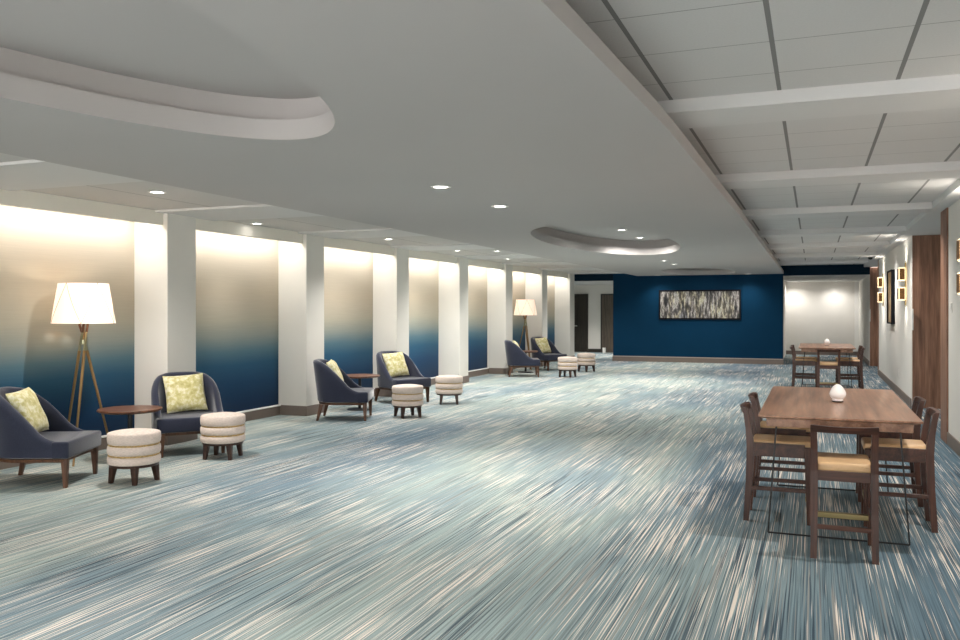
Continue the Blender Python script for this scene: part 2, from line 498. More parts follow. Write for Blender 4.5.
# --- far wall (deep blue), header strips, corridor on the left, white alcove on the right
bm = bmesh.new(); bm_box(bm, (-5.86, YF, 0), (-0.82, YF + 0.35, 2.9), 0.01, 1); struct('wall_far', bm, M['navy'])
bm = bmesh.new(); bm_box(bm, (-5.88, YF - 0.02, 0), (-0.81, YF + 0.36, 0.14), 0.004, 1); struct('baseboard_far', bm, M['base'])
bm = bmesh.new(); bm_box(bm, (-5.88, YF - 0.028, 0.14), (-0.81, YF + 0.36, 0.165), 0.003, 1); struct('trim_far', bm, M['base_top'])
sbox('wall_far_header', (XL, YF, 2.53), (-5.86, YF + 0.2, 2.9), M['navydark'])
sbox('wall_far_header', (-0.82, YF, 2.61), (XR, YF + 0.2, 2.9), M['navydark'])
sbox('wall_corridor_stub', (XL - 0.1, YF, 0), (-7.27, YF + 0.2, 2.53), M['column'])
bm = bmesh.new(); bm_box(bm, (-7.3, YF - 0.01, 0), (-7.24, YF + 0.22, 2.53), 0.004, 1); struct('trim_corridor', bm, M['trimwhite'])
# corridor
sbox('wall_corridor', (-10.4, 31.4, 0), (-5.4, 31.55, 2.7), M['wall'])
sbox('wall_corridor_side', (-5.88, YF + 0.36, 0), (-5.78, 31.4, 2.7), M['wall'])
sbox('wall_corridor_front', (-10.4, YF, 0), (XL - 0.1, YF + 0.2, 2.7), M['wall'])
sbox('wall_corridor_end', (-10.5, YF, 0), (-10.4, 31.5, 2.7), M['wall'])
sbox('ceiling_corridor', (-10.5, YF + 0.2, 2.55), (-5.4, 31.5, 2.7), M['beam'])
sbox('baseboard_corridor', (-8.0, 31.385, 0), (-7.46, 31.4, 0.13), M['darkdoor'])
def corridor_door(n, x0, x1, mat, lever):
    d = bmesh.new(); bm_box(d, (x0 + 0.05, 31.36, 0.01), (x1 - 0.05, 31.4, 2.16), 0.004, 1)
    o = struct('door_%d' % n, d, mat)
    f = bmesh.new()
    bm_box(f, (x0, 31.35, 0), (x0 + 0.05, 31.4, 2.21)); bm_box(f, (x1 - 0.05, 31.35, 0), (x1, 31.4, 2.21)); bm_box(f, (x0, 31.35, 2.16), (x1, 31.4, 2.21))
    obj('door_frame', f, M['darkdoor'], o)
    if lever:
        h = bmesh.new()
        bm_box(h, (x0 + 0.10, 31.29, 0.98), (x0 + 0.36, 31.315, 1.01), 0.006, 2)
        bm_tube(h, (x0 + 0.12, 31.36, 0.995), (x0 + 0.12, 31.30, 0.995), 0.014)
        bm_tube(h, (x0 + 0.12, 31.36, 0.995), (x0 + 0.12, 31.35, 0.995), 0.032)
        obj('door_handle', h, M['chrome'], o, True)
corridor_door(3, -8.72, -7.95, M['darkdoor'], True)
corridor_door(4, -7.46, -6.35, M['browndoor'], False)
# white alcove
sbox('wall_alcove_back', (-1.2, 32.45, 0), (XR + 0.1, 32.6, 2.9), M['wall'])
sbox('wall_alcove_left', (-1.06, YF + 0.36, 0), (-0.91, 32.45, 2.9), M['wall'])
sbox('ceiling_alcove', (-1.1, YF + 0.2, 2.6), (XR, 32.5, 2.75), M['beam'])
sbox('baseboard_alcove', (-0.95, 32.43, 0), (XR, 32.45, 0.14), M['base'])
sbox('trim_alcove', (XR - 0.14, 32.40, 0.14), (XR, 32.45, 2.6), M['trimwhite'])
# unseen back wall: piers, sill and head; openings added to let in fill light
for x in (-7.6, -5.4, -3.1, -0.9, 1.2):
    sbox('wall_back', (x, YB - 0.15, 0), (x + 0.3, YB, 2.9), M['wall'])
sbox('wall_back_sill', (-7.6, YB - 0.14, 0), (1.5, YB - 0.01, 0.4), M['wall'])
sbox('wall_back_head', (-7.6, YB - 0.14, 2.5), (1.5, YB - 0.01, 2.95), M['wall'])

# ================================================================== ceiling fittings
def spot(parent, power, size=130, blend=0.9, color=NEUT, z=-0.03, tilt=None):
    ld = bpy.data.lights.new('bulb', 'SPOT'); ld.energy = power; ld.color = color
    ld.spot_size = R(size); ld.spot_blend = blend; ld.shadow_soft_size = 0.06
    o = bpy.data.objects.new('bulb', ld); COL.objects.link(o); o.parent = parent
    o.location = (0, 0, z)
    if tilt: o.rotation_euler = tilt
    return o

def downlight(x, y, z, label, power, group, r=0.06, size=130, tilt=None, color=NEUT):
    t = thing('downlight', label, 'ceiling light', (x, y, z), 0, group)
    b = bmesh.new(); bm_lathe(b, [(r, -0.001), (r + 0.028, -0.001), (r + 0.028, -0.007), (r + 0.006, -0.009), (r, -0.004)], 32, False)
    obj('trim_ring', b, M['plastic'], t, True)
    b = bmesh.new(); bm_lathe(b, [(0.001, -0.003), (r, -0.003)], 32, False)
    obj('lens', b, M['lens'], t)
    spot(t, power, size, color=color, tilt=tilt)
    return t

SOF = 'recessed downlights in the grey soffit'
zo = Z_SOF + 0.28
sof = [(-2.97, 6.62, Z_SOF, 'round downlight in the grey soffit, nearest one beyond the big oval coffer'),
       (-2.97, 8.09, Z_SOF, 'round downlight in the grey soffit, second one beyond the big oval coffer'),
       (-2.97, 18.3, Z_SOF, 'small downlight just beyond the middle oval coffer'),
       (-2.97, 19.7, Z_SOF, 'small downlight between the middle and far oval coffers, farther of that pair'),
       (-4.40, 25.85, Z_SOF, 'small downlight before the blue wall above the picture’s left side'),
       (-1.76, 25.85, Z_SOF, 'small bright downlight before the blue wall to the right of the picture')]
for x, y, z, l in sof:
    downlight(x, y, z, l, P_DOWN * (0.2 if y > 25 else 1), SOF)
for y, l in ((0.6, 'downlight inside the big near oval coffer, out of sight above the camera'), (2.4, 'downlight inside the big near oval coffer nearer its rounded end')):
    downlight(-2.97, y, zo, l, P_DOWN, 'recessed downlights in the oval coffers')
for y, l in ((14.0, 'round downlight in the ceiling of the middle oval coffer, nearer of its two'),
             (15.6, 'round downlight in the ceiling of the middle oval coffer, farther of its two'),
             (24.6, 'downlight inside the far oval coffer above the picture')):
    downlight(-2.97, y, zo, l, P_DOWN, 'recessed downlights in the oval coffers', size=165)
LG = 'recessed downlights along the column side ceiling'
left = [(-6.04, 6.61, 'bright downlight in the white ceiling above the nearest floor lamp bay'),
        (-7.0, 9.53, 'downlight close to the valance of the second wallpaper bay'),
        (-5.72, 11.19, 'downlight beside the grey soffit edge near the second column'),
        (-6.5, 12.4, 'dim downlight in the white ceiling before the third wallpaper bay'),
        (-6.5, 15.29, 'dim downlight in the white ceiling before the fourth wallpaper bay'),
        (-5.83, 15.72, 'downlight beside the grey soffit edge before the fourth wallpaper bay'),
        (-6.5, 18.2, 'downlight in the white ceiling before the fifth wallpaper bay'),
        (-5.75, 20.1, 'downlight beside the grey soffit edge near the far floor lamp'),
        (-5.62, 24.0, 'farthest downlight in the white ceiling near the corridor doorway')]
for x, y, l in left:
    downlight(x, y, Z_LEFT if abs(y - 10.9) > 0.7 else Z_LEFT, l, P_DOWN * (0.25 if x < -6.9 else 0.75), LG, size=90 if x < -6.9 else 140)
RG = 'added fill downlights in the tiled ceiling'
for k, (x, y) in enumerate(((0.2, -2.0), (0.2, 0.6), (0.3, 2.7))):  # unseen fixtures added to brighten the near end of the room
    downlight(x, y, Z_TILE, 'added fill downlight above the camera in the tiled ceiling, unseen, %s' % ('behind it', 'beside it', 'just ahead of it')[k], P_DOWN * 0.8, RG)
for k, y in enumerate(BEAMS):  # added to light the right wall and tables, hidden by the beams
    if y > 5:
        downlight(0.78, y + 0.62, Z_TILE, 'added fill downlight hidden behind the %s cross beam of the tiled ceiling' % ('nearest', 'second', 'third', 'fourth', 'fifth', 'sixth', 'seventh')[k - 3], 80, RG, 0.06, 140)
for x, l in ((-0.62, 'small downlight in the white alcove ceiling at the blue wall corner'), (0.72, 'small downlight washing the white alcove wall above the far table')):
    downlight(x, 31.9, 2.6, l, P_ALC, 'downlights in the white alcove', 0.06, 150, color=NEUT)
downlight(-7.4, 29.0, 2.55, 'downlight in the corridor ceiling beyond the doorway', 210, None)

t = thing('security_camera', 'small dark dome camera under the tiled ceiling by the far walnut door', 'camera', (1.28, 22.3, Z_TILE))
b = bmesh.new(); bm_lathe(b, [(0.07, 0), (0.07, -0.03), (0.055, -0.035)], 24); obj('mount', b, M['plastic'], t, True)
b = bmesh.new(); bm_lathe(b, [(0.052, -0.036), (0.05, -0.06), (0.035, -0.085), (0.004, -0.095)], 24); obj('dome', b, M['blackmetal'], t, True)

# ================================================================== wall fittings
def sconce_parts(t):
    # local: wall plane x=0, projects towards -x
    b = bmesh.new(); bm_box(b, (-0.02, -0.02, -0.34), (0.0, 0.02, 0.34), 0.004, 1); obj('backplate', b, M['brass'], t)
    for z in (-0.17, 0.17):
        b = bmesh.new(); bm_box(b, (-0.125, -0.10, z - 0.115), (-0.02, 0.10, z + 0.115), 0.012, 2)
        s = obj('diffuser', b, M['led'], t, True)
        b = bmesh.new()
        bm_box(b, (-0.134, -0.09, z - 0.095), (-0.126, 0.09, z + 0.095), 0.002, 1)
        bm_box(b, (-0.113, -0.108, z - 0.095), (-0.032, -0.101, z + 0.095), 0.002, 1)
        bm_box(b, (-0.113, 0.101, z - 0.095), (-0.032, 0.108, z + 0.095), 0.002, 1)
        obj('mesh_panel', b, M['mesh'], s)
    for z in (-0.34, 0.34):
        b = bmesh.new(); bm_tube(b, (-0.012, 0, z - 0.03), (-0.012, 0, z + 0.03), 0.012); obj('finial', b, M['brass'], t, True)
SG = 'glowing double block wall sconces'
s0 = thing('wall_sconce', 'glowing two-block sconce on the white wall right of the near walnut door post', 'sconce', (XR, 9.75, 2.04), 0, SG)
sconce_parts(s0)
sconces = [s0,
           dup(s0, (XR, 16.3, 2.05), label='glowing two-block bronze sconce between the framed picture and the near walnut door'),
           dup(s0, (XR, 21.35, 2.06), label='glowing two-block bronze sconce between the framed picture and the far walnut door'),
           dup(s0, (XR, 5.2, 2.07), label='two-block wall sconce beside the camera, outside the picture')]
for s in sconces:
    for dz, up in ((0.36, True), (-0.36, False)):
        ld = bpy.data.lights.new('bulb', 'SPOT'); ld.energy = 5; ld.color = WARM; ld.spot_size = R(165); ld.spot_blend = 1.0; ld.shadow_soft_size = 0.08
        o = bpy.data.objects.new('bulb', ld); COL.objects.link(o); o.parent = s; o.location = (-0.12, 0, dz)
        if up: o.rotation_euler = (PI, 0, 0)

def picture(name, label, lo, hi, axis, mat, fr=0.025, depth=0.05):
    t = thing(name, label, 'picture', ((lo[0] + hi[0]) / 2, (lo[1] + hi[1]) / 2, (lo[2] + hi[2]) / 2))
    w = (hi[0] - lo[0]) / 2 if axis == 'y' else (hi[1] - lo[1]) / 2
    h = (hi[2] - lo[2]) / 2
    def P(u0, u1, z0, z1, d0, d1, b, bev=0.003):
        if axis == 'y': bm_box(b, (u0, -d1, z0), (u1, -d0, z1), bev, 1)
        else: bm_box(b, (-d1, u0, z0), (-d0, u1, z1), bev, 1)
    b = bmesh.new()
    P(-w, w, h - fr, h, 0, depth, b); P(-w, w, -h, -h + fr, 0, depth, b)
    P(-w, -w + fr, -h + fr, h - fr, 0, depth, b); P(w - fr, w, -h + fr, h - fr, 0, depth, b)
    obj('frame', b, M['frame'], t)
    b = bmesh.new(); P(-w + fr, w - fr, -h + fr, h - fr, 0.004, depth * 0.7, b)
    obj('canvas', b, mat, t)
    return t
picture('wall_art', 'wide abstract streaked canvas in a black frame on the deep blue wall', (-4.42, YF, 1.31), (-2.0, YF, 2.21), 'y', M['art'], 0.045, 0.06)
picture('wall_art', 'tall amber abstract picture in a dark frame between two sconces', (XR, 18.45, 1.32), (XR, 19.5, 2.40), 'x', M['art2'], 0.03, 0.07)

t = thing('light_switch', 'white wall switch plate below the nearest sconce beside the walnut post', 'light switch', (XR, 11.15, 1.63))
b = bmesh.new(); bm_box(b, (-0.008, -0.06, -0.06), (0, 0.06, 0.06), 0.003, 1); obj('plate', b, M['outlet'], t)
b = bmesh.new(); bm_box(b, (-0.014, -0.04, -0.03), (-0.008, -0.008, 0.03), 0.002, 1); bm_box(b, (-0.014, 0.008, -0.03), (-0.008, 0.04, 0.03), 0.002, 1); obj('rocker', b, M['plastic'], t)
t = thing('power_outlet', 'small white socket plate low on the white wall between the walnut doors', 'socket', (XR, 17.6, 0.42))
b = bmesh.new(); bm_box(b, (-0.008, -0.04, -0.065), (0, 0.04, 0.065), 0.003, 1); obj('plate', b, M['plastic'], t)
for z in (-0.028, 0.028):
    b = bmesh.new(); bm_box(b, (-0.011, -0.018, z - 0.018), (-0.008, 0.018, z + 0.018), 0.002, 1)
    obj('socket_face', b, M['outlet'], t)

# ================================================================== lounge furniture
def make_armchair(label, loc, rot, group):
    t = thing('armchair', label, 'armchair', loc, rot, group)
    # outline of the tub: front-left -> round the back -> front-right, in plan
    def outline(u, ins, rake):
        # u in [-1,1]; ins = inset from outer skin
        a = 0.375 - ins       # half width
        xb = -0.375 + ins     # back
        xf = 0.345
        rad = 0.33 - ins * 0.8
        L1 = xf - (xb + rad); L2 = PI / 2 * rad; L3 = a - rad
        tot = L1 + L2 + L3
        s = (1 - abs(u)) * tot       # from front end
        if s < L1: p = (xf - s, a)
        elif s < L1 + L2:
            k = (s - L1) / rad; p = (xb + rad - math.sin(k) * rad, a - rad + math.cos(k) * rad)
        else: p = (xb, a - rad - (s - L1 - L2))
        sgn = 1 if u >= 0 else -1
        return Vector((p[0], p[1] * sgn, 0))
    def top(x):
        # height of the rim at depth x
        pts = [(-0.45, 0.875), (-0.36, 0.872), (-0.28, 0.845), (-0.20, 0.785), (-0.10, 0.69), (0.0, 0.585), (0.08, 0.505), (0.15, 0.455), (0.22, 0.428), (0.30, 0.416), (0.40, 0.412)]
        for (x0, z0), (x1, z1) in zip(pts, pts[1:]):
            if x <= x1:
                k = max(0, (x - x0) / (x1 - x0)); return z0 + (z1 - z0) * k
        return 0.412
    zb = 0.265
    N = 72
    bm = bmesh.new()
    rows = []
    th = 0.075
    for i in range(N + 1):
        u = -1 + 2 * i / N
        po = outline(u, 0.0, 0); pi_ = outline(u, th, 0); pm = outline(u, th / 2, 0)
        H = top(po.x)
        def at(p, z):
            k = max(0.0, (z - zb) / 0.6)
            back = max(0.0, min(1.0, (-p.x + 0.05) / 0.42))
            return Vector((p.x - 0.075 * k * back, p.y * (1 + 0.03 * k * back), z))
        seq = [at(pm, zb), at(po, zb + 0.012)]
        for q in (0.25, 0.5, 0.75): seq.append(at(po, zb + 0.012 + (H - 0.035 - zb - 0.012) * q))
        seq += [at(po, H - 0.035), at(po.lerp(pm, 0.3), H - 0.010), at(pm, H), at(pm.lerp(pi_, 0.7), H - 0.010), at(pi_, H - 0.035)]
        zi = 0.36
        for q in (0.3, 0.65, 1.0): seq.append(at(pi_, (H - 0.035) + (zi - H + 0.035) * q))
        rows.append([bm.verts.new(p) for p in seq])
    K = len(rows[0])
    for a, b in zip(rows, rows[1:]):
        for k in range(K):
            bm.faces.new((a[k], a[(k + 1) % K], b[(k + 1) % K], b[k]))
    bm.faces.new(rows[0][::-1]); bm.faces.new(rows[-1])
    obj('backrest', bm, M['navyfab'], t, True, angle=60)
    # seat block between the arms
    b = bmesh.new()
    pts = [(-0.27, -0.305), (0.24, -0.305), (0.24, -0.376), (0.396, -0.376), (0.396, 0.376), (0.24, 0.376), (0.24, 0.305), (-0.27, 0.305)]
    lo = [b.verts.new((x, y, 0.266)) for x, y in pts]; hi = [b.verts.new((x, y, 0.420)) for x, y in pts]
    b.faces.new(lo[::-1]); b.faces.new(hi)
    for k in range(8): b.faces.new((lo[k], lo[(k + 1) % 8], hi[(k + 1) % 8], hi[k]))
    bmesh.ops.bevel(b, geom=b.edges[:], offset=0.022, segments=4, profile=0.5, affect='EDGES')
    for v in b.verts:
        if v.co.z > 0.40:
            v.co.z += 0.012 * max(0, 1 - (v.co.y / 0.3) ** 2) * max(0, 1 - ((v.co.x - 0.1) / 0.3) ** 2)
    obj('seat', b, M['navyfab'], t, True, angle=60)
    # wooden rail under the upholstery
    b = bmesh.new()
    r = []
    for z, ins in ((0.262, 0.012), (0.232, 0.02)):
        r.append([b.verts.new(outline(-1 + 2 * i / 40, ins, 0) * 1.0 + Vector((0, 0, z))) for i in range(41)])
    for k in range(40): b.faces.new((r[0][k], r[0][k + 1], r[1][k + 1], r[1][k]))
    b.faces.new((r[0][40], r[0][0], r[1][0], r[1][40]))
    b.faces.new(r[0][::-1]); b.faces.new(r[1])
    obj('seat_frame', b, M['mid_leg'], t)
    for sx, sy in ((1, 1), (1, -1), (-1, 1), (-1, -1)):
        b = bmesh.new()
        tx, ty = (0.345, 0.32) if sx > 0 else (-0.285, 0.27)
        bx, by = (0.352, 0.325) if sx > 0 else (-0.345, 0.285)
        bm_taper(b, (bx, sy * by, 0), (tx, sy * ty, 0.262 if sx > 0 else 0.24), (0.034, 0.034), (0.06, 0.056), 0.004)
        obj('leg', b, M['mid_leg'], t)
    return t

def make_pillow(label, loc, rot, group):
    t = tag(obj('pillow', pillow_bm(), M['pillow'], None, True, angle=60), label, 'pillow', group)
    t.location = loc; t.rotation_euler = rot
    return t
def pillow_bm(s=0.45, thick=0.15):
    bm = bmesh.new()
    n = 18
    def P(i, j, sg):
        u = -1 + 2 * i / n; v = -1 + 2 * j / n
        pin = 0.045
        x = u * s / 2 * (1 - pin * (1 - v * v)) ; y = v * s / 2 * (1 - pin * (1 - u * u))
        h = max(0, (1 - u ** 4) * (1 - v ** 4)) ** 0.6
        z = sg * thick / 2 * h
        z += 0.006 * math.sin(u * 5 + 1.3 * v) * math.cos(v * 4) * h
        return (z, x, y)      # pillow stands: thin along local x
    g0 = [[bm.verts.new(P(i, j, 1)) for j in range(n + 1)] for i in range(n + 1)]
    g1 = [[g0[i][j] if i in (0, n) or j in (0, n) else bm.verts.new(P(i, j, -1)) for j in range(n + 1)] for i in range(n + 1)]
    for G, fl in ((g0, 0), (g1, 1)):
        for i in range(n):
            for j in range(n):
                f = (G[i][j], G[i + 1][j], G[i + 1][j + 1], G[i][j + 1])
                bm.faces.new(f[::-1] if fl else f)
    return bm

A_IN, A_OUT = R(22), R(-20)
CG = 'navy tub armchairs along the columns'
chairs = [(-6.71, 5.86, R(24), 'navy tub armchair nearest the camera, beside the tall floor lamp and facing away from it'),
          (-6.62, 7.72, R(-40), 'navy tub armchair in front of the first column with its yellow pillow facing out'),
          (-6.45, 10.89, R(22), 'navy tub armchair seen from its side in front of the third wallpaper bay'),
          (-6.69, 13.20, R(-26), 'navy tub armchair turned to the hall before the third column, middle seating group'),
          (-6.54, 19.42, R(22), 'navy tub armchair of the far seating group, seen from its side before the lamp'),
          (-6.66, 21.80, R(-26), 'navy tub armchair of the far seating group, farthest of all, by the far lamp')]
pl = ['pale yellow pillow on the nearest navy armchair, tilted against its back',
      'pale yellow pillow facing out on the armchair before the first column',
      'pale yellow pillow seen edge on, in the side-on middle group armchair',
      'pale yellow pillow on the middle group armchair turned to the hall',
      'pale yellow pillow mostly hidden in the side-on far group armchair',
      'pale yellow pillow on the farthest navy armchair by the far lamp']
c0 = p0 = None
for (x, y, a, l), lp in zip(chairs, pl):
    if c0 is None: c0 = make_armchair(l, (x, y, 0), a, CG)
    else: dup(c0, (x, y, 0), a, l)
    off = Matrix.Rotation(a, 3, 'Z') @ Vector((-0.135, 0.0, 0))
    loc = (x + off.x, y + off.y, 0.645)
    rot = (R(3), R(-24), a)
    if p0 is None: p0 = make_pillow(lp, loc, rot, 'pale yellow pillows on the armchairs')
    else:
        q = p0.copy(); COL.objects.link(q); q.location = loc; q.rotation_euler = rot; q['label'] = lp

def make_pouf(label, loc, rot, group):
    t = thing('footstool', label, 'footstool', loc, rot, group)
    def roll(z0, z1, r=0.236, rd=0.022, top=False):
        pr = [(r - 0.035, z0)]
        for k in range(7):
            a = -PI / 2 + k * PI / 6
            zc = (z0 + rd) if k < 3 else (z1 - rd) if k > 3 else (z0 + z1) / 2
            pr.append((r - rd + rd * math.cos(a), zc + rd * math.sin(a)))
        if top: pr += [(r - 0.06, z1 + 0.006), (r * 0.5, z1 + 0.014), (0.01, z1 + 0.017)]
        else: pr.append((r - 0.035, z1))
        return pr
    b = bmesh.new(); bm_lathe(b, roll(0.345, 0.445, top=True), 48); obj('seat_cushion', b, M['cream'], t, True, angle=60)
    b = bmesh.new(); bm_lathe(b, roll(0.253, 0.335), 48); obj('padded_band', b, M['cream'], t, True, angle=60)
    b = bmesh.new(); bm_lathe(b, roll(0.170, 0.243), 48); obj('padded_band', b, M['cream'], t, True, angle=60)
    for z in (0.340, 0.248):
        b = bmesh.new(); bm_lathe(b, [(0.219, z - 0.008), (0.226, z - 0.004), (0.226, z + 0.004), (0.219, z + 0.008)], 48); obj('cord_trim', b, M['cord'], t, True)
    b = bmesh.new(); bm_lathe(b, [(0.214, 0.148), (0.217, 0.171)], 40); obj('base_ring', b, M['dark_leg'], t, True)
    for k in range(4):
        a = PI / 4 + k * PI / 2
        c, s = math.cos(a), math.sin(a)
        b = bmesh.new(); bm_taper(b, (0.200 * c, 0.200 * s, 0), (0.178 * c, 0.178 * s, 0.155), (0.036, 0.036), (0.058, 0.058), 0.003)
        obj('leg', b, M['dark_leg'], t)
    for ch in t.children:
        for v in ch.data.vertices: v.co.z *= 1.05
    return t
FG = 'round cream footstools on four dark legs'
st = [(-5.89, 6.15, R(0), 'round cream footstool nearest the camera, beside the nearest navy armchair'),
      (-5.95, 7.50, R(15), 'round cream footstool in front of the armchair at the first column'),
      (-5.65, 11.38, R(49), 'round cream footstool of the middle group, nearer the camera, before the side-on armchair'),
      (-5.79, 13.25, R(23), 'round cream footstool of the middle group standing clear toward the far end'),
      (-5.47, 19.60, R(-9), 'small looking cream footstool of the far group, nearer one in front of the armchairs'),
      (-5.48, 21.45, R(-30), 'small looking cream footstool of the far group nearest the corridor doorway')]
f0 = None
for x, y, a, l in st:
    if f0 is None: f0 = make_pouf(l, (x, y, 0), a, FG)
    else: dup(f0, (x, y, 0), a, l)

def make_side_table(label, loc, rot, group):
    t = thing('side_table', label, 'side table', loc, rot, group)
    b = bmesh.new(); bm_lathe(b, [(0.30, 0.518), (0.325, 0.532), (0.328, 0.546), (0.324, 0.55)], 16)
    obj('tabletop', b, M['sidetop'], t)
    b = bmesh.new(); bm_tube(b, (0, 0, 0.02), (0, 0, 0.518), 0.025, n=16); obj('column', b, M['blackmetal'], t, True)
    b = bmesh.new(); bm_lathe(b, [(0.20, 0.0), (0.20, 0.01), (0.19, 0.014), (0.03, 0.024)], 40); obj('base', b, M['blackmetal'], t, True)
    return t
ST = 'low round side tables between the armchairs'
s1 = make_side_table('round walnut side table on a black stem between the two nearest armchairs', (-6.78, 7.02, 0), 0.1, ST)
dup(s1, (-6.79, 11.95, 0), 0.1, 'round walnut side table between the two middle group armchairs')
dup(s1, (-6.86, 20.6, 0), 0.1, 'side table half hidden between the two far group armchairs')

def make_lamp(label, loc, rot, group):
    t = thing('floor_lamp', label, 'floor lamp', loc, rot, group)
    for k in range(3):
        a = k * 2 * PI / 3
        foot = Vector((0.30 * math.cos(a), 0.30 * math.sin(a), 0.0))
        neck = Vector((0.028 * math.cos(a + 0.9), 0.028 * math.sin(a + 0.9), 1.26))
        d = (neck - foot)
        head = neck + Vector((0.085 * math.cos(a + PI * 0.95), 0.085 * math.sin(a + PI * 0.95), 0.30))
        b = bmesh.new()
        bm_tube(b, foot, foot.lerp(neck, 0.93), 0.011, 0.016, 10)
        lg = obj('leg', b, M['brassdull'], t, True)
        b = bmesh.new()
        bm_tube(b, foot.lerp(neck, 0.93), neck, 0.0135, 0.0125, 10); bm_tube(b, neck, neck.lerp(head, 0.35), 0.0125, 0.0125, 10)
        obj('leg_sleeve', b, M['pewter'], lg, True)
        b = bmesh.new(); bm_tube(b, neck.lerp(head, 0.35), head, 0.013, 0.013, 10)
        obj('leg_tip', b, M['mid_leg'], lg, True)
    b = bmesh.new(); bm_lathe(b, [(0.02, 1.235), (0.036, 1.24), (0.036, 1.285), (0.02, 1.29)], 20); obj('collar', b, M['pewter'], t, True)
    b = bmesh.new(); bm_tube(b, (0, 0, 1.28), (0, 0, 1.66), 0.012, n=12); obj('stem', b, M['brassdull'], t, True)
    b = bmesh.new(); bm_lathe(b, [(0.036, 1.66), (0.05, 1.70), (0.055, 1.73), (0.04, 1.77), (0.01, 1.785)], 20); obj('light_bulb', b, M['globe'], t, True)
    n = 48
    rb, rt, z0, z1 = 0.314, 0.246, 1.46, 1.88
    b = bmesh.new(); bm_lathe(b, [(rb, z0), (rt, z1), (rt - 0.004, z1), (rb - 0.004, z0), (rb, z0)], n, False)
    sh = obj('lamp_shade', b, M['shade'], t, True)
    # zig-zag seams
    b = bmesh.new()
    m = 5
    for k in range(m):
        for sg in (-1, 1):
            a0 = 2 * PI * k / m + 0.25; a1 = a0 + sg * PI / m
            pr = None
            for q in range(7):
                f = q / 6; a = a0 + (a1 - a0) * f; r = rb + (rt - rb) * f + 0.0015
                p = Vector((r * math.cos(a), r * math.sin(a), z0 + (z1 - z0) * f))
                if pr is not None: bm_tube(b, pr, p, 0.0026, n=5)
                pr = p
    obj('seam', b, M['seam'], sh)
    b = bmesh.new(); bm_lathe(b, [(0.016, 1.845), (rt - 0.004, 1.872), (rt - 0.004, 1.876), (0.016, 1.849)], 3); obj('spider', b, M['brassdull'], t)
    ld = bpy.data.lights.new('bulb', 'POINT'); ld.energy = P_LAMP; ld.color = (1.0, 0.85, 0.68); ld.shadow_soft_size = 0.05
    o = bpy.data.objects.new('bulb', ld); COL.objects.link(o); o.parent = t; o.location = (0, 0, 1.82)
    return t
l1 = make_lamp('tall tripod floor lamp with lit cream shade in the nearest wallpaper bay', (-7.18, 6.78, 0), R(-62), 'tripod floor lamps')
dup(l1, (-7.2, 21.6, 0), R(-40), 'lit tripod floor lamp standing between the two far group armchairs')

# ================================================================== tall tables and stools
def make_bar_table(label, loc, group):
    t = thing('bar_table', label, 'table', loc, 0, group)
    w, l = 0.505, 1.18
    b = bmesh.new()
    lo = [b.verts.new((sx * (w - 0.03), sy * (l - 0.03), 0.856)) for sx, sy in ((-1, -1), (1, -1), (1, 1), (-1, 1))]
    mi = [b.verts.new((sx * w, sy * l, 0.868)) for sx, sy in ((-1, -1), (1, -1), (1, 1), (-1, 1))]
    to = [b.verts.new((sx * w, sy * l, 0.88)) for sx, sy in ((-1, -1), (1, -1), (1, 1), (-1, 1))]
    b.faces.new(lo[::-1]); b.faces.new(to)
    for r0, r1 in ((lo, mi), (mi, to)):
        for k in range(4): b.faces.new((r0[k], r0[(k + 1) % 4], r1[(k + 1) % 4], r1[k]))
    obj('tabletop', b, M['walnut_top'], t)
    b = bmesh.new()
    aw, al = w - 0.05, l - 0.06
    bm_box(b, (-aw, -al, 0.797), (aw, -al + 0.03, 0.856), 0.002, 1); bm_box(b, (-aw, al - 0.03, 0.797), (aw, al, 0.856), 0.002, 1)
    bm_box(b, (-aw, -al + 0.03, 0.797), (-aw + 0.03, al - 0.03, 0.856), 0.002, 1); bm_box(b, (aw - 0.03, -al + 0.03, 0.797), (aw, al - 0.03, 0.856), 0.002, 1)
    obj('apron', b, M['walnut_top'], t)
    for y in (-0.88, 0.88):
        b = bmesh.new()
        for dy in (0,):
            p = [(-0.455, y, 0.006), (0.455, y, 0.006), (0.395, y * 0.97, 0.838), (-0.395, y * 0.97, 0.838)]
            for k in range(4): bm_tube(b, p[k], p[(k + 1) % 4], 0.0062, n=8)
        obj('wire_leg', b, M['blackmetal'], t, True)
    return t

